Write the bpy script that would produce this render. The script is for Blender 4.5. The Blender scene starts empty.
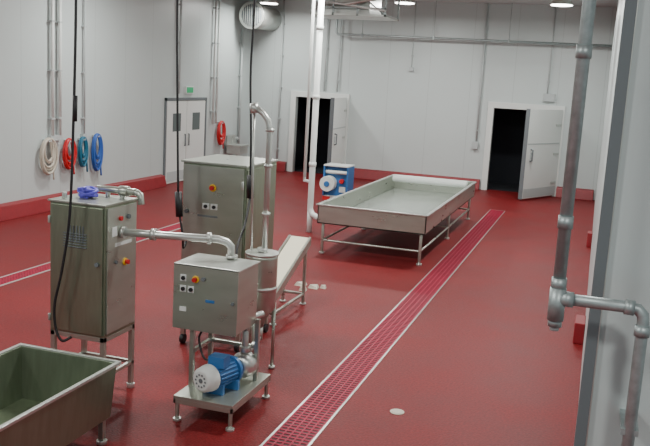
import bpy, bmesh, math
from mathutils import Vector, Matrix
D=bpy.data; S=bpy.context.scene
# ---------------------------------------------------------------- materials
def nmat(name,col,rough=.5,metal=0.,emit=None,estr=0,noise=0,nscale=8,stretch=(1,1,1),bump=0,bscale=60,seam=None,spec=None,rvar=0,speck=0):
    m=D.materials.new(name); m.use_nodes=True; nt=m.node_tree; b=nt.nodes['Principled BSDF']
    b.inputs['Base Color'].default_value=(*col,1); b.inputs['Roughness'].default_value=rough; b.inputs['Metallic'].default_value=metal
    if spec is not None: b.inputs['Specular IOR Level'].default_value=spec
    if emit: b.inputs['Emission Color'].default_value=(*emit,1); b.inputs['Emission Strength'].default_value=estr
    L=nt.links; N=nt.nodes
    geo=N.new('ShaderNodeNewGeometry'); out=None
    mp=N.new('ShaderNodeMapping'); mp.inputs['Scale'].default_value=stretch; L.new(geo.outputs['Position'],mp.inputs['Vector'])
    if noise or rvar:
        n=N.new('ShaderNodeTexNoise'); n.inputs['Scale'].default_value=nscale; n.inputs['Detail'].default_value=4; L.new(mp.outputs[0],n.inputs['Vector'])
    if noise:
        r=N.new('ShaderNodeMapRange'); r.inputs['From Min'].default_value=.25; r.inputs['From Max'].default_value=.75
        r.inputs['To Min'].default_value=1-noise; r.inputs['To Max'].default_value=1+noise; L.new(n.outputs['Fac'],r.inputs['Value'])
        mx=N.new('ShaderNodeVectorMath'); mx.operation='SCALE'; mx.inputs[0].default_value=col; L.new(r.outputs[0],mx.inputs['Scale']); out=mx.outputs[0]
        if speck:
            n3=N.new('ShaderNodeTexNoise'); n3.inputs['Scale'].default_value=45; n3.inputs['Detail'].default_value=2; L.new(geo.outputs['Position'],n3.inputs['Vector'])
            r3=N.new('ShaderNodeMapRange'); r3.inputs['From Min'].default_value=.3; r3.inputs['From Max'].default_value=.7
            r3.inputs['To Min'].default_value=1-speck; r3.inputs['To Max'].default_value=1+speck; L.new(n3.outputs['Fac'],r3.inputs['Value'])
            m3=N.new('ShaderNodeVectorMath'); m3.operation='SCALE'; L.new(out,m3.inputs[0]); L.new(r3.outputs[0],m3.inputs['Scale']); out=m3.outputs[0]
    if rvar:
        r=N.new('ShaderNodeMapRange'); r.inputs['To Min'].default_value=rough-rvar; r.inputs['To Max'].default_value=rough+rvar; L.new(n.outputs['Fac'],r.inputs['Value']); L.new(r.outputs[0],b.inputs['Roughness'])
    if seam:
        ax,per,wd=seam
        sp=N.new('ShaderNodeSeparateXYZ'); L.new(geo.outputs['Position'],sp.inputs[0])
        pp=N.new('ShaderNodeMath'); pp.operation='PINGPONG'; pp.inputs[1].default_value=per/2; L.new(sp.outputs[ax],pp.inputs[0])
        lt=N.new('ShaderNodeMath'); lt.operation='LESS_THAN'; lt.inputs[1].default_value=wd; L.new(pp.outputs[0],lt.inputs[0])
        mx=N.new('ShaderNodeMix'); mx.data_type='RGBA'; L.new(lt.outputs[0],mx.inputs['Factor'])
        if out: L.new(out,mx.inputs['A'])
        else: mx.inputs['A'].default_value=(*col,1)
        mx.inputs['B'].default_value=(*[c*.8 for c in col],1); out=mx.outputs['Result']
    if out: L.new(out,b.inputs['Base Color'])
    if bump:
        n2=N.new('ShaderNodeTexNoise'); n2.inputs['Scale'].default_value=bscale; n2.inputs['Detail'].default_value=3; L.new(geo.outputs['Position'],n2.inputs['Vector'])
        bp=N.new('ShaderNodeBump'); bp.inputs['Strength'].default_value=bump; bp.inputs['Distance'].default_value=.01; L.new(n2.outputs['Fac'],bp.inputs['Height']); L.new(bp.outputs[0],b.inputs['Normal'])
    return m
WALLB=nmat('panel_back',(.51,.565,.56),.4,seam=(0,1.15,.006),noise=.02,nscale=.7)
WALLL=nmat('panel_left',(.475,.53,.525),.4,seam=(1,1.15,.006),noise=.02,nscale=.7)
CEIL=nmat('ceiling_paint',(.55,.6,.6),.6)
FLOOR=nmat('red_resin_floor',(.155,.0105,.012),.5,noise=.16,nscale=1.3,bump=.35,bscale=55,rvar=.08,spec=.2,speck=.28)
CURB=nmat('red_curb',(.23,.012,.018),.4,noise=.1)
STEEL=nmat('brushed_steel',(.43,.455,.40),.30,.75,noise=.07,nscale=3,stretch=(1,1,4),rvar=.08)
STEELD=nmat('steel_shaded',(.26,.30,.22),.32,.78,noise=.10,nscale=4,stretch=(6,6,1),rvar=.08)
STEELL=nmat('steel_light',(.55,.57,.54),.33,.75,noise=.05,nscale=5)
GALV=nmat('galvanised_pipe',(.36,.41,.41),.45,.6,noise=.18,nscale=25)
WHITE=nmat('white_plastic',(.66,.69,.67),.4)
GREYP=nmat('grey_conduit',(.42,.46,.46),.5)
BLACK=nmat('black_rubber',(.012,.012,.014),.5)
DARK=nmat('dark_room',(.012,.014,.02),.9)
GRATE=nmat('magenta_grating',(.33,.008,.038),.5,noise=.1,spec=.25)
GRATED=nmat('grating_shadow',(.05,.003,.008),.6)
BLUE=nmat('blue_paint',(.03,.14,.36),.4)
PURP=nmat('violet_plastic',(.10,.08,.55),.4)
REDP=nmat('red_plastic',(.5,.01,.015),.4)
YEL=nmat('yellow_plastic',(.8,.5,.03),.4)
GREEN=nmat('teal_hose',(.01,.12,.20),.45)
BLUEH=nmat('blue_hose',(.02,.09,.36),.45)
BEIGE=nmat('beige_hose',(.50,.46,.38),.5)
BELT=nmat('belt_cream',(.74,.71,.54),.5)
TRIMG=nmat('grey_trim',(.13,.15,.16),.5)
GLASS=nmat('dark_glass',(.14,.17,.17),.1)
TANKF=nmat('steel_tank_floor',(.48,.52,.48),.25,.75,noise=.12,nscale=3)
GLOW=nmat('lamp_glow',(1,1,1),.5,emit=(1,.98,.93),estr=14)
EXITG=nmat('exit_green',(.02,.3,.12),.5,emit=(.05,.6,.25),estr=.15)
# ---------------------------------------------------------------- builder
class B:
    def __init__(s,name): s.n=name; s.bm=bmesh.new(); s.m=[]
    def mi(s,m):
        if m not in s.m: s.m.append(m)
        return s.m.index(m)
    def _hex(s,vs,m):
        v=[s.bm.verts.new(p) for p in vs]; k=s.mi(m)
        for f in ((0,3,2,1),(4,5,6,7),(0,1,5,4),(1,2,6,5),(2,3,7,6),(3,0,4,7)):
            fc=s.bm.faces.new([v[i] for i in f]); fc.material_index=k
    def box(s,x0,x1,y0,y1,z0,z1,m):
        s._hex([(x0,y0,z0),(x1,y0,z0),(x1,y1,z0),(x0,y1,z0),(x0,y0,z1),(x1,y0,z1),(x1,y1,z1),(x0,y1,z1)],m); return s
    def hexa(s,b4,t4,m): s._hex(list(b4)+list(t4),m); return s
    def slab(s,p0,p1,th,z0,z1,m):   # vertical slab between 2 floor points
        p0=Vector(p0);p1=Vector(p1);d=(p1-p0).normalized();n=Vector((-d.y,d.x))*th/2
        q=[p0-n,p1-n,p1+n,p0+n]; s._hex([(a.x,a.y,z0) for a in q]+[(a.x,a.y,z1) for a in q],m); return s
    def tube(s,pts,r,m,seg=12,smooth=True,caps=True,closed=False):
        pts=[Vector(p) for p in pts]; rs=r if isinstance(r,(list,tuple)) else [r]*len(pts); k=s.mi(m)
        n=len(pts); rings=[]; up=None
        for i,p in enumerate(pts):
            if closed: t=(pts[(i+1)%n]-pts[i-1]).normalized()
            elif i==0: t=(pts[1]-p).normalized()
            elif i==n-1: t=(p-pts[i-1]).normalized()
            else:
                t=((pts[i+1]-p).normalized()+(p-pts[i-1]).normalized())
                t=t.normalized() if t.length>1e-6 else (pts[i+1]-p).normalized()
            if up is None:
                up=Vector((0,0,1)) if abs(t.z)<.9 else Vector((1,0,0))
            a=(up-t*up.dot(t))
            if a.length<1e-5: a=t.orthogonal()
            a.normalize(); up=a; b=t.cross(a)
            rings.append([s.bm.verts.new(p+(a*math.cos(2*math.pi*j/seg)+b*math.sin(2*math.pi*j/seg))*rs[i]) for j in range(seg)])
        R=n if closed else n-1
        for i in range(R):
            A=rings[i];C=rings[(i+1)%n]
            for j in range(seg):
                f=s.bm.faces.new((A[j],A[(j+1)%seg],C[(j+1)%seg],C[j])); f.material_index=k; f.smooth=smooth
        if caps and not closed:
            for rg in (rings[0][::-1],rings[-1]):
                f=s.bm.faces.new(rg); f.material_index=k
        return s
    def cyl(s,p0,p1,r,m,seg=16):
        return s.tube([p0,p1],r,m,seg)
    def disc(s,c,d,r,h,m,seg=20):
        c=Vector(c);d=Vector(d).normalized(); return s.tube([c,c+d*h],r,m,seg)
    def done(s,bevel=0):
        bmesh.ops.recalc_face_normals(s.bm,faces=s.bm.faces)
        me=D.meshes.new(s.n); s.bm.to_mesh(me); s.bm.free()
        for m in s.m: me.materials.append(m)
        o=D.objects.new(s.n,me); S.collection.objects.link(o)
        if bevel:
            b=o.modifiers.new('bev','BEVEL'); b.width=bevel; b.segments=2; b.limit_method='ANGLE'; b.angle_limit=math.radians(60)
        return o
def smooth(pts,n=8):
    P=[Vector(p) for p in pts]; P=[P[0]*2-P[1]]+P+[P[-1]*2-P[-2]]; o=[]
    for i in range(1,len(P)-2):
        a,b,c,d=P[i-1:i+3]
        for k in range(n):
            t=k/n; o.append(.5*((2*b)+(c-a)*t+(2*a-5*b+4*c-d)*t*t+(3*b-a-3*c+d)*t**3))
    return o+[P[-2]]
def estop(b,c,d,r=.03):
    c=Vector(c);d=Vector(d)
    b.disc(c,d,r,.012,YEL); b.disc(c+d*.012,d,r*.62,.03,REDP)
XL=-9.9; YB=23.0; CZ=4.97
# ---------------------------------------------------------------- room shell
b=B('floor'); b.box(-10.1,3.0,-1.0,25.3,-.1,0,FLOOR); b.done()
b=B('ceiling'); b.box(-10.1,3.0,-1.0,25.3,CZ,CZ+.1,CEIL); b.done()
b=B('wall_left'); b.box(XL-.15,XL,-1,YB+.15,0,CZ,WALLL); b.done()
b=B('wall_back')
D1=(-8.45,-6.95,2.2); D2=(-2.76,-1.02,2.24)
xs=[XL,D1[0],D1[1],D2[0],D2[1],.05]
b.box(xs[0],xs[1],YB,YB+.15,0,CZ,WALLB); b.box(xs[2],xs[3],YB,YB+.15,0,CZ,WALLB); b.box(xs[4],3,YB,YB+.15,0,CZ,WALLB)
b.box(D1[0],D1[1],YB,YB+.15,D1[2],CZ,WALLB); b.box(D2[0],D2[1],YB,YB+.15,D2[2],CZ,WALLB)
b.done()
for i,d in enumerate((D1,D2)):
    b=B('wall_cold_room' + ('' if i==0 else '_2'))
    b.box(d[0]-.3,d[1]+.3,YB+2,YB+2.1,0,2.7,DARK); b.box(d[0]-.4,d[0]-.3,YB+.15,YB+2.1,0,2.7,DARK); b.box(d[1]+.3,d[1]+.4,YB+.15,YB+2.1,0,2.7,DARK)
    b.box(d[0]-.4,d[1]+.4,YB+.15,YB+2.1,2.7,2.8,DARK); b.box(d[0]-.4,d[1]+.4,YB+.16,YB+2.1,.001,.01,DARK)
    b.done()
b=B('wall_right')
b.box(.085,3.0,4.3,4.42,0,CZ,WALLB); b.box(.085,.2,4.42,YB,0,CZ,WALLL)
b.done()
b=B('trim_corner'); b.box(.05,.11,4.285,4.45,0,CZ,TRIMG); b.box(.105,.112,4.28,4.30,0,CZ,STEELL); b.done(.002)
# curbs
def curb(name,x0,x1,y0,y1,side):
    b=B(name); h=.28
    if side=='L':
        b.hexa([(x0,y0,0),(x1+.04,y0,0),(x1+.04,y1,0),(x0,y1,0)],[(x0,y0,h),(x1-.02,y0,h-.03),(x1-.02,y1,h-.03),(x0,y1,h)],CURB)
    else:
        b.hexa([(x0,y0-.04,0),(x1,y0-.04,0),(x1,y1,0),(x0,y1,0)],[(x0,y0+.02,h-.03),(x1,y0+.02,h-.03),(x1,y1,h),(x0,y1,h)],CURB)
    return b.done(.01)
curb('baseboard_left',XL,XL+.14,-1,17.75,'L')
curb('baseboard_left.001',XL,XL+.14,20.15,22.85,'L')
curb('baseboard_back',XL+.14,D1[0]-.2,22.86,YB,'B')
curb('baseboard_back.001',D1[1]+.15,D2[0]-.2,22.86,YB,'B')
curb('baseboard_back.002',D2[1]+.1,.03,22.86,YB,'B')
b=B('trim_curb_end'); b.box(-.0,.085,15.8,16.1,0,.26,CURB); b.box(-.03,.085,9.5,9.9,0,.24,CURB); b.done(.01)
# ---------------------------------------------------------------- drains
def drain(name,x0,x1,y0,y1,e=.022):
    b=B(name)
    b.box(x0,x0+e,y0,y1,-.02,.006,STEELL); b.box(x1-e,x1,y0,y1,-.02,.006,STEELL); b.box(x0,x1,y1,y1+e,-.02,.006,STEELL)
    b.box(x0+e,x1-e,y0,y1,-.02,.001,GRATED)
    y=y0
    while y<y1-.03:
        b.box(x0+e,x1-e,y,y+.022,-.01,.005,GRATE); y+=.055
    n=5
    for i in range(n+1):
        x=x0+e+(x1-x0-2*e-.014)*i/n; b.box(x,x+.014,y0,y1,-.01,.0055,GRATE)
    b.done()
drain('floor_drain_grating',-2.20,-1.85,2,19.3,.018)
drain('floor_drain_grating.001',-7.18,-6.88,2,17.0,.034)
b=B('floor_drain_cover'); b.disc((-1.39,6.68,0),(0,0,1),.062,.006,BEIGE); b.disc((-1.39,6.68,.004),(0,0,1),.045,.005,BEIGE); b.done()
# ---------------------------------------------------------------- back doors
def colddoor(name,d,free,hinge):
    b=B(name); x0,x1,z=d; w=.16
    b.box(x0-w,x0,YB-.05,YB-.001,0,z+w,WHITE); b.box(x1,x1+w*.7,YB-.05,YB-.001,0,z+w,WHITE); b.box(x0,x1,YB-.05,YB-.001,z,z+w,WHITE)
    b.slab(free,hinge,.1,.05,z+.06,WHITE)
    fx=Vector(free);hx=Vector(hinge);dd=(hx-fx).normalized();n=Vector((-dd.y,dd.x))
    if n.x<0:n=-n
    e=fx-dd*.006; b.slab(e,fx+dd*.004,.112,.04,z+.07,TRIMG)
    for zz in (.4,1.15,1.9):
        a=hx-dd*.3+n*.055; b.slab(a,hx-dd*.02+n*.055,.025,zz-.03,zz+.03,STEELL)
    p=fx+dd*.2+n*.06
    b.tube([(p.x,p.y,1.0),(p.x+n.x*.06,p.y+n.y*.06,1.02),(p.x+n.x*.06,p.y+n.y*.06,1.28),(p.x,p.y,1.3)],.02,TRIMG,8)
    b.slab(fx+dd*.2+n*.055,fx+dd*.3+n*.055,.02,1.05,1.22,GREYP)
    b.slab(fx+dd*.03+n*.053,hx-dd*.03+n*.053,.006,.08,.3,GREYP)
    b.slab(fx+dd*.03+n*.053,hx-dd*.03+n*.053,.006,1.42,1.45,GREYP)
    b.done(.004)
colddoor('door_1',D1,(-6.85,21.45),(-6.93,22.9))
colddoor('door_2',D2,(-1.72,21.4),(-1.0,22.9))
# left personnel double door
b=B('door_3'); y0,y1,z=17.85,20.05,2.1
b.box(XL+.001,XL+.04,y0,y0+.07,0,z,TRIMG);b.box(XL+.001,XL+.04,y1-.07,y1,0,z,TRIMG);b.box(XL+.001,XL+.04,y0,y1,z-.07,z,TRIMG)
ym=(y0+y1)/2
for a,c in ((y0+.08,ym-.01),(ym+.01,y1-.08)):
    b.box(XL+.001,XL+.03,a,c,.02,z-.08,WHITE)
    b.box(XL+.03,XL+.036,a+.3,c-.3,1.28,1.72,GLASS)
    b.box(XL+.03,XL+.036,a+.05,c-.05,.06,.3,GREYP)
for s in (-1,1):
    b.cyl((XL+.06,ym+s*.1,.9),(XL+.06,ym+s*.1,1.2),.015,TRIMG)
    for zz in (.9,1.18): b.box(XL+.03,XL+.07,ym+s*.1-.01,ym+s*.1+.01,zz,zz+.02,TRIMG)
b.done(.003)
b=B('exit_sign'); b.box(XL,XL+.05,18.85,19.25,2.2,2.38,WHITE); b.box(XL+.05,XL+.055,18.88,19.22,2.22,2.36,EXITG); b.done()
# ---------------------------------------------------------------- conduits on walls
def conduit_set(name,items,m=WHITE):
    b=B(name)
    for (x,y,z0,z1,r) in items:
        b.cyl((x,y,z0),(x,y,z1),r,m,10)
        z=z0+.3
        while z<z1:
            if x<XL+.2: b.box(XL,x+r,y-r-.02,y+r+.02,z,z+.03,GREYP)
            else: b.box(x-r-.02,x+r+.02,y-r,YB,z,z+.03,GREYP)
            z+=.9
    return b
b=conduit_set('wall_pipe',[(XL+.07,13.45,1.42,CZ,.035),(XL+.07,13.68,1.42,CZ,.035)])
b.box(XL,XL+.09,13.38,13.75,1.32,1.42,GREYP); b.done()
b=conduit_set('wall_pipe.001',[(XL+.06,14.5,1.4,CZ,.02)],GREYP); b.box(XL,XL+.08,14.44,14.56,1.28,1.4,GREYP); b.done()
conduit_set('wall_pipe.002',[(XL+.06,18.45,2.2,CZ,.025)],GREYP).done()
conduit_set('wall_pipe.003',[(XL+.07,20.35,1.4,CZ,.03),(XL+.07,20.55,1.4,CZ,.03)]).done()
conduit_set('wall_pipe.004',[(XL+.07,22.1,.6,4.0,.035)],GREYP).done()
conduit_set('wall_pipe.005',[(-8.95,YB-.06,.32,CZ,.025)],GREYP).done()
conduit_set('wall_pipe.006',[(-7.6,YB-.06,2.4,CZ,.02),(-7.2,YB-.06,2.4,CZ,.02)],GREYP).done()
b=conduit_set('wall_pipe.007',[(-3.15,YB-.06,1.3,CZ,.025)],GREYP); b.box(-3.25,-3.1,YB-.09,YB,1.1,1.3,GREYP); b.done()
b=conduit_set('wall_pipe.008',[(-1.4,YB-.06,2.7,CZ,.02)],GREYP); b.box(-1.5,-1.2,YB-.1,YB,2.5,2.7,GREYP); b.done()
b=conduit_set('wall_pipe.009',[(-5.1,YB-.06,3.2,CZ,.012)],GREYP); b.box(-5.16,-5.04,YB-.08,YB,3.1,3.2,GREYP); b.done()
# horizontal service pipe
b=B('overhead_pipe'); b.tube([(-7.25,22.7,CZ),(-7.25,22.7,4.05),(-7.2,22.7,4.0),(.075,22.7,3.98)],.035,GALV,10)
for x in (-6.5,-4.5,-2.5,-.6): b.cyl((x,22.7,4.0),(x,22.7,CZ),.01,GALV,8); b.box(x-.02,x+.02,22.65,22.75,3.95,4.05,GALV)
b.done()
# round extract duct
b=B('ventilation_duct'); c=(-9.35,22.0,4.35)
b.cyl((c[0],21.6,c[2]),(c[0],22.98,c[2]),.33,STEELL,28); b.tube([(c[0],21.57,c[2]),(c[0],21.63,c[2])],.37,STEELL,28); b.disc((c[0],21.575,c[2]),(0,-1,0),.3,.01,TRIMG,28)
for i in range(-4,5):
    x=i*.06; h=math.sqrt(.3**2-x*x); b.box(c[0]+x-.006,c[0]+x+.006,21.545,21.565,c[2]-h,c[2]+h,STEELL)
b.cyl((c[0],22.0,c[2]+.3),(c[0],22.0,CZ),.02,GREYP)
b.done()
# hanging unit
b=B('hanging_evaporator_unit'); x0,x1,y0,y1,z0,z1=-6.25,-4.55,17.6,18.8,4.13,4.62
b.box(x0,x1,y0,y1,z0,z0+.04,STEELL)
for x in (x0,x0+.5,x0+1.05,x1-.04):
    b.box(x,x+.04,y0,y0+.04,z0,CZ,GALV); b.box(x,x+.04,y1-.04,y1,z0,CZ,GALV)
b.box(x0+.3,x1-.4,y0+.15,y1-.1,z0+.04,z1-.05,STEELL); b.box(x0,x1,y0,y0+.03,z1-.03,z1,GALV); b.box(x0,x1,y0,y0+.03,z0+.15,z0+.18,GALV)
b.tube([(x0+.05,y0+.3,z0+.2),(x0+.9,y0-.05,z0+.25),(x1+.4,y0+.1,z0+.5),(x1+.6,y0+.1,CZ)],.04,STEELL,10)
b.tube([(x0+.2,y0-.03,z0+.3),(x1,y0-.03,z0+.12)],.025,WHITE,8)
b.tube([(x0+.04,y0+.02,z0+.04),(x0+.5,y0+.02,z1)],.015,GALV,8); b.tube([(x0+1.05,y0+.02,z1),(x1-.04,y0+.02,z0+.04)],.015,GALV,8)
b.done()
# ---------------------------------------------------------------- hoses
def hose(name,y,z,m,w=.16,h=.3,n=6,tail=True):
    b=B(name); x=XL+.06
    b.box(XL,XL+.14,y-.05,y+.05,z+h-.06,z+h-.02,GREYP)
    pts=[]
    for i in range(n*20+1):
        a=2*math.pi*i/20; k=i/(n*20)
        ww=w*(.8+.25*math.sin(k*9)); hh=h*(.85+.2*math.sin(k*7+1))
        pts.append((x+.05*k+.02,y+ww*math.sin(a),z+(hh*math.cos(a)+h-hh)))
    b.tube(pts,.022,m,7)
    if tail: b.tube(smooth([pts[-1],(x+.05,y+.1,z-.1),(x+.04,y+.16,z-h-.15)]),.018,m,7)
    return b.done()
hose('wall_hose',13.3,1.05,BEIGE,.22,.32)
hose('wall_hose.001',13.95,1.05,REDP,.17,.28)
hose('wall_hose.002',14.40,1.06,GREEN,.12,.28)
hose('wall_hose.003',14.9,1.02,BLUEH,.15,.36)
hose('wall_hose.004',20.85,1.15,REDP,.2,.3)
b=B('wash_basin'); b.box(-9.8,-9.35,21.2,21.8,.75,.8,STEELL); b.box(-9.8,-9.4,21.24,21.76,.55,.75,STEELL); b.cyl((-9.6,21.5,0),(-9.6,21.5,.55),.04,STEELL); b.box(-9.82,-9.78,21.2,21.8,.75,1.05,STEELL); b.tube([(-9.75,21.5,.8),(-9.75,21.5,1.0),(-9.6,21.5,1.0),(-9.6,21.5,.93)],.012,STEELL,8); b.done(.005)
# ---------------------------------------------------------------- tank table
b=B('steel_tank_table'); x0,x1,y0,y1,zb,zt=-4.12,-2.36,12.45,17.6,.5,.79; t=.02
b.box(x0,x1,y0,y1,zb,zb+t,TANKF)
b.box(x0,x1,y0,y0+t,zb,zt,STEEL);b.box(x0,x1,y1-t,y1,zb,zt,STEEL);b.box(x0,x0+t,y0,y1,zb,zt,STEEL);b.box(x1-t,x1,y0,y1,zb,zt,STEEL)
b.box(x0-.025,x1+.025,y0-.025,y0+.03,zt,zt+.02,STEELL);b.box(x0-.025,x1+.025,y1-.03,y1+.025,zt,zt+.02,STEELL);b.box(x0-.025,x0+.03,y0,y1,zt,zt+.02,STEELL);b.box(x1-.03,x1+.025,y0,y1,zt,zt+.02,STEELL)
for y in (y0+.08,(y0+y1)/2,y1-.08):
    for x in (x0+.08,x1-.08):
        b.cyl((x,y,.03),(x,y,zb),.025,STEEL); b.disc((x,y,0),(0,0,1),.045,.03,STEELL)
    b.cyl((x0+.08,y,.22),(x1-.08,y,.22),.018,STEEL)
for x in (x0+.08,x1-.08): b.cyl((x,y0+.08,.22),(x,y1-.08,.22),.018,STEEL)
b.cyl((x0+.1,y1-.5,zt-.0),(x1-.1,y1-.5,zt-.0),.075,WHITE,16)
b.done(.003)
# ---------------------------------------------------------------- white drop pipe
b=B('white_drop_pipe')
b.tube([(-4.83,14.16,CZ),(-4.83,14.16,.5),(-4.83,14.16,.42),(-4.78,14.13,.34),(-4.68,14.1,.3),(-4.4,14.05,.3)],.055,WHITE,14)
b.cyl((-4.83,14.16,.0),(-4.83,14.16,.45),.05,WHITE)
for z in (1.2,2.4,3.6): b.cyl((-4.83,14.16,z),(-4.83,14.16,z+.08),.066,WHITE)
b.cyl((-5.02,14.3,.9),(-5.02,14.3,CZ),.03,WHITE)
b.cyl((-5.02,14.3,.92),(-4.83,14.16,.92),.03,WHITE)
b.done()
# blue and white reel dispenser on stand
b=B('blue_reel_dispenser'); x,y=-5.1,16.7
b.box(x-.28,x+.28,y-.25,y+.25,0,.05,TRIMG)
for s in (-.21,.21):
    for t2 in (-.18,.18): b.box(x+s-.02,x+s+.02,y+t2-.02,y+t2+.02,.05,.3,STEEL)
b.box(x-.25,x+.25,y-.22,y+.22,.26,.36,WHITE)
b.box(x-.25,x+.25,y-.12,y+.22,.36,.98,BLUE); b.box(x-.27,x-.24,y-.24,y+.22,.36,.98,BLUE); b.box(x+.24,x+.27,y-.24,y+.22,.36,.98,BLUE)
b.cyl((x-.15,y-.12,.62),(x-.15,y-.34,.62),.16,WHITE,22); b.cyl((x-.15,y-.34,.62),(x-.15,y-.36,.62),.06,BLUE,14)
b.cyl((x-.235,y-.16,.86),(x+.235,y-.16,.86),.04,WHITE,14)
b.cyl((x+.12,y-.12,.68),(x+.12,y-.2,.68),.05,REDP,14); b.box(x+.06,x+.2,y-.14,y-.11,.44,.56,WHITE)
b.box(x-.26,x-.1,y-.25,y-.2,.27,.35,REDP)
b.box(x-.27,x+.27,y-.24,y+.22,.98,1.01,WHITE)
b.done(.006)
# ---------------------------------------------------------------- inclined conveyor
b=B('incline_conveyor')
x0,x1=-3.54,-3.27; ya,za,yb,zb2=8.32,.26,9.65,.80
def inc(x0,x1,o0,o1,m,e=0): b.hexa([(x0,ya-e,za+o0),(x1,ya-e,za+o0),(x1,yb+e,zb2+o0),(x0,yb+e,zb2+o0)],[(x0,ya-e,za+o1),(x1,ya-e,za+o1),(x1,yb+e,zb2+o1),(x0,yb+e,zb2+o1)],m)
inc(x0+.02,x1-.02,-.05,.02,BELT); inc(x0-.015,x0+.012,-.07,.03,STEEL); inc(x1-.012,x1+.015,-.07,.03,STEEL)
b.cyl((x0,ya,za-.02),(x1,ya,za-.02),.035,STEELL); b.cyl((x0,yb,zb2-.02),(x1,yb,zb2-.02),.035,STEELL)
for y,z in ((8.5,.28),(9.5,.68)):
    for x in (x0,x1): b.box(x-.018,x+.018,y-.018,y+.018,.02,z,STEEL); b.disc((x,y,0),(0,0,1),.04,.02,STEELL)
    b.box(x0,x1,y-.015,y+.015,.12,.15,STEEL)
for x in (x0,x1): b.box(x-.015,x+.015,8.5,9.5,.12,.15,STEEL)
b.done(.003)
b=B('paper_scraps')
for i,(x,y,s) in enumerate(((-3.62,10.4,.08),(-3.42,10.35,.07),(-3.5,10.15,.05),(-3.3,10.4,.04))):
    b.hexa([(x-s,y-s*.7,.0),(x+s,y-s,.0),(x+s*.8,y+s,.0),(x-s*.9,y+s*.8,.0)],[(x-s*.6,y-s*.5,.05),(x+s*.7,y-s*.6,.02),(x+s*.5,y+s*.7,.045),(x-s*.8,y+s*.4,.03)],BEIGE)
b.done()
# ---------------------------------------------------------------- cabinet 1
b=B('steel_control_cabinet'); x0,x1,y0,y1,z0,z1=-4.2,-3.68,5.72,6.2,.58,1.68
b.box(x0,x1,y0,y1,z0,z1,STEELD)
b.box(x0+.015,x1-.015,y0-.015,y0,z0+.02,z1-.02,STEELD)      # door
b.box(x1,x1+.012,y0+.02,y1-.02,z0+.03,z1-.02,STEEL)
b.box(x0-.01,x1+.01,y0-.02,y1+.01,z1,z1+.015,STEEL)
for z in (z0+.12,z1-.15): b.cyl((x0+.005,y0-.02,z-.03),(x0+.005,y0-.02,z+.03),.012,STEELL,8)
for i in range(6): b.box(x0+.14,x0+.36,y0-.026,y0-.014,1.43-i*.022,1.438-i*.022,TRIMG)
for i in range(5): b.box(x0+.2+i*.03,x0+.21+i*.03,y0-.022,y0-.014,1.36,1.5,TRIMG)
b.disc((x1-.06,y0-.015,1.2),(0,-1,0),.018,.02,TRIMG)
e=x1+.012
b.disc((e,5.92,1.56),(1,0,0),.02,.02,REDP); b.disc((e,6.04,1.56),(1,0,0),.02,.02,TRIMG); b.box(e,e+.006,5.80,5.87,1.42,1.5,WHITE)
b.box(e,e+.004,5.85,6.1,1.33,1.36,WHITE); estop(b,(e,6.0,1.18),(1,0,0),.032); b.disc((e,5.86,1.2),(1,0,0),.016,.015,TRIMG)
for x in (x0+.02,x1-.02):
    for y in (y0+.02,y1-.02):
        b.box(x-.02,x+.02,y-.02,y+.02,.04,z0,STEEL); b.disc((x,y,0),(0,0,1),.035,.04,STEELL)
b.box(x0,x1,y0,y0+.03,.22,.25,STEEL);b.box(x0,x1,y1-.03,y1,.22,.25,STEEL);b.box(x0,x0+.03,y0,y1,.22,.25,STEEL);b.box(x1-.03,x1,y0,y1,.22,.25,STEEL)
b.box(x0,x1,y0,y1,z0-.04,z0,STEEL)
b.cyl((x0+.08,5.8,z1),(x0+.08,5.8,z1+.07),.02,STEELL); b.cyl((x0+.2,6.1,z1+.08),(x1+.05,6.1,z1+.08),.03,STEEL)
b.cyl((x0+.3,6.1,z1),(x0+.3,6.1,z1+.08),.022,STEELL); b.cyl((x1-.08,6.1,z1),(x1-.08,6.1,z1+.08),.022,STEELL)
b.cyl((x1-.1,6.1,z1+.08),(x1-.02,6.1,z1+.08),.045,STEEL)
b.tube([(x1+.05,6.1,z1+.08),(x1+.09,6.1,z1+.06),(x1+.10,6.1,z1-.02)],.03,STEEL)
b.done(.004)
b=B('violet_cable_bundle')
pts=[]
for i in range(90):
    a=i*.55; pts.append((-4.0+.085*math.cos(a)*(.6+.4*math.sin(i*.3)),5.95+.06*math.sin(a),1.735+.026*math.sin(i*.37)+.0002*i))
b.tube(pts,.014,PURP,7); b.box(-4.04,-3.97,5.9,5.98,1.696,1.76,PURP); b.done()
b=B('product_transfer_pipe')
b.disc((-3.666,5.95,1.44),(1,0,0),.05,.03,STEELL)
b.tube([(-3.66,5.95,1.44),(-3.4,6.0,1.44),(-3.1,6.12,1.43),(-2.93,6.22,1.42),(-2.86,6.26,1.4),(-2.82,6.27,1.36),(-2.81,6.27,1.262)],.033,STEELL,14)
for p,q in (((-3.42,5.997,1.44),(-3.38,6.003,1.44)),((-3.0,6.175,1.427),(-2.97,6.195,1.425)),((-2.81,6.27,1.262),(-2.81,6.27,1.29))): b.cyl(p,q,.05,STEELL)
b.done()
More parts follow.
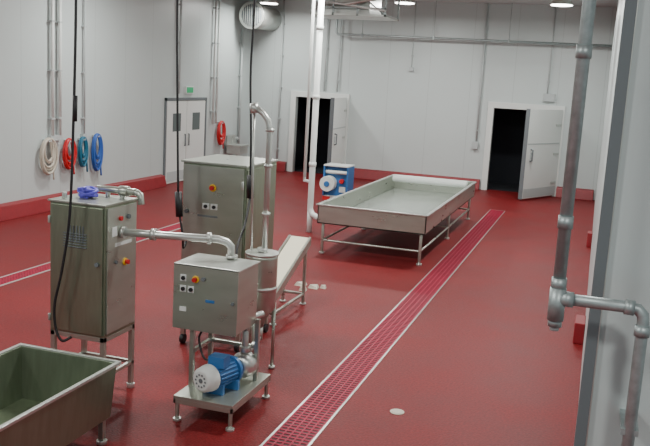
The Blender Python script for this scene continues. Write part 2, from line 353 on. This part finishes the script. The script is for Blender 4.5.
# ---------------------------------------------------------------- cabinet 2
b=B('tall_steel_cabinet'); x0,x1,y0,y1,z0,z1=-3.9,-3.22,7.45,8.25,.75,1.89
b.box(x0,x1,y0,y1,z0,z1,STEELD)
b.box(x0+.015,x1-.015,y0-.02,y0,z0+.02,z1-.02,STEEL)
b.box(x1,x1+.01,y0+.02,y1-.02,z0+.03,z1-.03,STEELD)
b.box(x0-.015,x1+.015,y0-.03,y1+.01,z1,z1+.02,STEEL)
for z in (z0+.15,z1-.18): b.cyl((x1-.02,y0-.03,z-.04),(x1-.02,y0-.03,z+.04),.014,STEELL,8)
b.disc((-3.84,y0-.02,1.4),(0,-1,0),.02,.02,TRIMG)
estop(b,(-3.56,y0-.02,1.66),(0,-1,0),.038)
for x,z in ((-3.63,1.47),(-3.54,1.47)): b.box(x-.04,x+.035,y0-.024,y0-.019,z-.03,z+.03,WHITE); b.disc((x,y0-.022,z),(0,-1,0),.018,.02,BLACK)
b.box(-3.72,-3.5,y0-.023,y0-.019,1.36,1.38,TRIMG)
for x in (x0+.03,x1-.03):
    for y in (y0+.03,y1-.03):
        b.box(x-.022,x+.022,y-.022,y+.022,.1,z0,STEEL); b.tube([(x-.02,y,.05),(x+.02,y,.05)],.05,BLACK,16)
b.box(x0,x1,y0+.01,y0+.05,.25,.29,STEEL);b.box(x0,x1,y1-.05,y1-.01,.25,.29,STEEL);b.box(x0+.01,x0+.05,y0,y1,.25,.29,STEEL);b.box(x1-.05,x1-.01,y0,y1,.25,.29,STEEL)
b.box(x0+.1,x1-.1,y0+.1,y1-.1,.3,.75,STEELD)
b.done(.004)
# ---------------------------------------------------------------- vessel with mast
b=B('cylindrical_hopper_vessel'); cx,cy=-2.88,7.12
b.tube([(cx,cy,.42),(cx,cy,.5),(cx,cy,.62),(cx,cy,1.10),(cx,cy,1.13)],[.04,.06,.15,.15,.155],STEEL,28)
b.tube([(cx,cy,1.13),(cx,cy,1.15)],[.16,.16],STEELL,28); b.cyl((cx,cy,1.15),(cx,cy,1.19),.05,STEELL)
b.tube([(cx,cy,.8),(cx,cy,.83)],[.155,.155],STEELL,28)
for a in (30,150,270):
    dx,dy=.14*math.cos(math.radians(a)),.14*math.sin(math.radians(a))
    b.cyl((cx+dx,cy+dy,.03),(cx+dx,cy+dy,.66),.016,STEEL,10); b.disc((cx+dx,cy+dy,0),(0,0,1),.03,.03,STEELL)
b.cyl((cx,cy,.42),(cx,cy,.3),.04,STEELL); b.tube([(cx,cy,.33),(cx+.02,cy-.1,.3),(cx+.05,cy-.35,.3)],.03,STEELL,12)
b.tube([(cx+.02,cy,1.15),(cx+.02,cy,2.3),(cx,cy,2.38),(cx-.05,cy,2.44),(cx-.14,cy,2.5)],.028,STEELL,14)
b.cyl((cx-.13,cy,2.44),(cx-.15,cy,2.53),.042,STEELL)
b.tube([(cx-.14,cy,2.45),(cx-.14,cy+.02,1.9),(cx-.12,cy+.02,1.15)],.012,STEELL,8)
for z in (1.5,1.95,2.28): b.cyl((cx+.02,cy,z),(cx+.02,cy,z+.03),.04,STEELL)
b.done()
# ---------------------------------------------------------------- pump skid
b=B('pump_skid_with_control_box'); x0,x1,y0,y1=-3.02,-2.5,5.7,6.5
b.box(x0,x1,y0,y1,.19,.215,STEEL); b.box(x0,x1,y0,y0+.02,.15,.19,STEEL); b.box(x1-.02,x1,y0,y1,.15,.19,STEEL); b.box(x0,x0+.02,y0,y1,.15,.19,STEEL); b.box(x0,x1,y1-.02,y1,.15,.19,STEEL)
for x in (x0+.025,x1-.025):
    for y in (y0+.025,y1-.025): b.cyl((x,y,.02),(x,y,.19),.017,STEEL,10); b.disc((x,y,0),(0,0,1),.035,.02,STEELL)
for x,y in ((x0+.03,6.3),(x1-.06,6.3),(x0+.03,5.95)): b.box(x-.018,x+.018,y-.018,y+.018,.2,.76,STEEL)
b.box(x0+.03,x1-.06,6.285,6.315,.5,.53,STEEL); b.box(x0+.015,x0+.045,5.95,6.3,.5,.53,STEEL)
bx0,bx1,by0,by1,bz0,bz1=-3.14,-2.585,5.92,6.32,.72,1.24
b.box(bx0,bx1,by0,by1,bz0,bz1,STEEL); b.box(bx0-.012,bx1+.005,by0-.02,by0,bz0-.01,bz1+.01,STEEL)
b.box(bx0-.012,bx1+.012,by0-.02,by1+.01,bz1,bz1+.014,STEELL)
f=by0-.02
estop(b,(-2.95,f,1.14),(0,-1,0),.03); b.disc((-2.88,f,1.15),(0,-1,0),.017,.02,TRIMG)
for x,z in ((-3.06,1.14),(-3.06,1.05),(-2.99,1.05)): b.box(x-.03,x+.025,f-.005,f,z-.028,z+.028,WHITE); b.disc((x,f,z),(0,-1,0),.017,.02,BLACK)
b.box(-2.86,-2.78,f-.004,f,.96,.985,BLUE); b.box(-3.09,-3.03,f-.004,f,.86,.9,WHITE); b.disc((-2.62,f,.98),(0,-1,0),.014,.015,TRIMG)
for x in (-2.95,-2.8,-2.7): b.cyl((x,6.1,bz0-.05),(x,6.1,bz0),.015,BLACK,8)
b.tube(smooth([(-2.95,6.1,bz0-.03),(-2.98,6.05,.6),(-2.9,6.0,.45),(-2.75,5.93,.5)]),.01,BLACK,6)
a=Vector((-2.80,5.74,.36)); d=Vector((.28,.96,0)).normalized()
def P(t,dz=0): q=a+d*t; return (q.x,q.y,q.z+dz)
b.tube([P(0),P(.015),P(.09),P(.11)],[.075,.1,.112,.112],WHITE,28)
for k in range(10):
    an=2*math.pi*k/10; s=Vector((d.y,-d.x,0))
    p=a-d*.004+(s*math.cos(an)+Vector((0,0,1))*math.sin(an))*.05; b.disc(p,-d,.009,.004,TRIMG,8)
b.disc(a,-d,.02,.006,TRIMG)
b.tube([P(.11),P(.36)],.095,BLUE,28)
for k in range(20):
    an=2*math.pi*k/20; s=Vector((d.y,-d.x,0)); o=(s*math.cos(an)+Vector((0,0,1))*math.sin(an))
    q0=Vector(P(.13))+o*.1; q1=Vector(P(.34))+o*.1; b.tube([q0,q1],.008,BLUE,6)
b.tube([P(.36),P(.39),P(.45)],[.115,.115,.06],BLUE,24)
b.box(-2.80,-2.66,5.86,5.98,.44,.53,BLUE)
b.box(-2.84,-2.66,5.86,5.90,.215,.30,BLUE); b.box(-2.78,-2.60,6.02,6.06,.215,.30,BLUE)
b.tube([P(.45),P(.5),P(.58),P(.6)],[.07,.11,.11,.08],STEELL,24)
b.tube([P(.54),P(.54,.3)],.03,STEELL); b.tube([P(.54,.12),P(.54,.16)],.05,STEELL)
b.tube([P(.54,.3),P(.56,.36),P(.6,.4),P(.75,.4)],.03,STEELL)
b.done(.003)
# ---------------------------------------------------------------- tub
b=B('steel_tub'); x0,x1,y0,y1,zb,zt=-4.07,-3.22,3.3,5.18,.2,.62; t=.012
bi=.03
def wall(a,c,a2,c2,m):
    n=(Vector((c[0]-a[0],c[1]-a[1],0)).normalized()); nn=Vector((-n.y,n.x,0))*t
    lo=[(a[0],a[1],zb),(c[0],c[1],zb),(c[0]+nn.x,c[1]+nn.y,zb),(a[0]+nn.x,a[1]+nn.y,zb)]
    hi=[(a2[0],a2[1],zt),(c2[0],c2[1],zt),(c2[0]+nn.x,c2[1]+nn.y,zt),(a2[0]+nn.x,a2[1]+nn.y,zt)]
    b.hexa(lo,hi,m)
lo=[(x0+bi,y0+bi),(x1-bi,y0+bi),(x1-bi,y1-bi),(x0+bi,y1-bi)]; hi=[(x0,y0),(x1,y0),(x1,y1),(x0,y1)]
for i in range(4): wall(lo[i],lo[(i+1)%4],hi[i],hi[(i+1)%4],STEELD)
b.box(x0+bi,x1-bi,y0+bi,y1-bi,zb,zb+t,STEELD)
w=.025
b.box(x0-w,x1+w,y1-.005,y1+w,zt-.012,zt+.012,STEELL);b.box(x0-w,x1+w,y0-w,y0+.005,zt-.012,zt+.012,STEELL);b.box(x0-w,x0+.005,y0,y1,zt-.012,zt+.012,STEELL);b.box(x1-.005,x1+w,y0,y1,zt-.012,zt+.012,STEELL)
for x in (x0+.07,x1-.07):
    for y in (y0+.08,y1-.08): b.box(x-.02,x+.02,y-.02,y+.02,.03,zb,STEEL); b.disc((x,y,0),(0,0,1),.04,.03,STEELL)
b.done(.003)
# ---------------------------------------------------------------- hanging cables
b=B('hanging_cable'); b.tube(smooth([(-3.88,5.6,CZ),(-3.88,5.6,3.3),(-3.90,5.6,2.3),(-3.93,5.6,1.6),(-4.0,5.6,1.15),(-4.07,5.6,.85),(-4.06,5.6,.65),(-4.0,5.6,.55),(-3.95,5.66,.57)]),.011,BLACK,8)
b.cyl((-3.88,5.6,2.55),(-3.885,5.6,2.35),.017,BLACK); b.done()
b=B('hanging_cable.001'); b.tube(smooth([(-3.88,7.2,CZ),(-3.88,7.2,3.4),(-3.85,7.2,2.4),(-3.82,7.2,1.6)]),.011,BLACK,8)
b.cyl((-3.82,7.2,1.62),(-3.80,7.2,1.38),.035,BLACK); b.tube(smooth([(-3.80,7.2,1.4),(-3.76,7.2,1.2),(-3.8,7.3,1.05),(-3.82,7.4,1.1)]),.011,BLACK,8); b.done()
b=B('hanging_cable.002'); b.tube(smooth([(-3.13,7.3,CZ),(-3.14,7.3,3.4),(-3.15,7.3,2.8),(-3.12,7.3,2.2),(-3.11,7.3,1.8)]),.011,BLACK,8)
b.cyl((-3.11,7.3,1.84),(-3.10,7.3,1.62),.035,BLACK); b.tube(smooth([(-3.10,7.3,1.64),(-3.06,7.1,1.4),(-3.04,6.9,1.22),(-2.96,6.7,1.0),(-2.84,6.45,.93),(-2.8,6.34,.95)]),.012,BLACK,8)
b.done()
# ---------------------------------------------------------------- foreground pipe
b=B('galvanised_water_pipe'); y=4.05; r=.03
b.cyl((-.105,y,1.80),(-.105,y,CZ),r,GALV,18)
for z in (1.86,2.16,2.95): b.cyl((-.105,y,z),(-.105,y,z+.06),r*1.2,GALV,18)
b.cyl((-.105,y,1.71),(-.105,y,1.87),r*1.3,GALV,18); b.cyl((-.105,y,1.68),(-.105,y,1.72),r*1.1,GALV,18); b.disc((-.105,y,1.66),(0,0,1),.022,.03,GREYP)
b.tube([(-.105,y,1.82),(.22,y,1.82),(.26,y,1.815),(.285,y,1.79),(.29,y,1.75),(.29,y,0)],r*.95,GALV,18)
b.cyl((-.09,y,1.82),(-.03,y,1.82),r*1.25,GALV,18); b.cyl((.20,y,1.82),(.245,y,1.818),r*1.2,GALV,18); b.cyl((.29,y,1.69),(.29,y,1.74),r*1.2,GALV,18)
for z in (.6,1.2): b.box(.25,.33,y-.02,4.3,z,z+.03,GALV)
b.done()
# ---------------------------------------------------------------- lamps
def lamp(name,x,y,p):
    b=B(name); z=CZ-.06
    b.cyl((x,y,CZ),(x,y,z),.03,STEELL)
    b.tube([(x,y,z-.0),(x,y,z-.1),(x,y,z-.22),(x,y,z-.26)],[.1,.14,.24,.26],STEELL,24)
    b.disc((x,y,z-.262),(0,0,-1),.23,.012,GLOW,24); b.done()
    l=D.lights.new('lamp_light','AREA'); l.shape='DISK'; l.size=.6; l.energy=p; l.color=(1,1,.96)
    o=D.objects.new('lamp_light',l); o.location=(x,y,z-.32); S.collection.objects.link(o)
i=0
for x,y,p in [(x,y,150) for y in (8.0,14.0) for x in (-8.0,-4.6,-1.3)]+[(-8.7,21.2,110),(-4.74,20.06,130),(-1.08,19.5,130)]+[(-6.5,2,120),(-3,2,120),(1.2,.8,110)]:  # last lamp in the list is out of view, added to brighten the near wall
    lamp('ceiling_lamp' if i==0 else 'ceiling_lamp.%03d'%i,x,y,p); i+=1
# ---------------------------------------------------------------- world + camera
w=D.worlds.new('World'); S.world=w; w.use_nodes=True; w.node_tree.nodes['Background'].inputs[0].default_value=(.76,.88,.90,1); w.node_tree.nodes['Background'].inputs[1].default_value=.4
yaw,pit,rol=math.radians(-17.75),math.radians(9.92),math.radians(3.28)
fw=Vector((math.sin(yaw)*math.cos(pit),math.cos(yaw)*math.cos(pit),-math.sin(pit)))
r=Vector((math.cos(yaw),-math.sin(yaw),0)); u=r.cross(fw)
r,u=r*math.cos(rol)+u*math.sin(rol),-r*math.sin(rol)+u*math.cos(rol)
cd=D.cameras.new('camera'); cam=D.objects.new('camera',cd); S.collection.objects.link(cam)
cd.sensor_width=36; cd.lens=833/650*36; cd.clip_start=.05; cd.clip_end=200
M=Matrix((r,u,-fw)).transposed().to_4x4(); M.translation=Vector((0,0,2.8)); cam.matrix_world=M
S.camera=cam
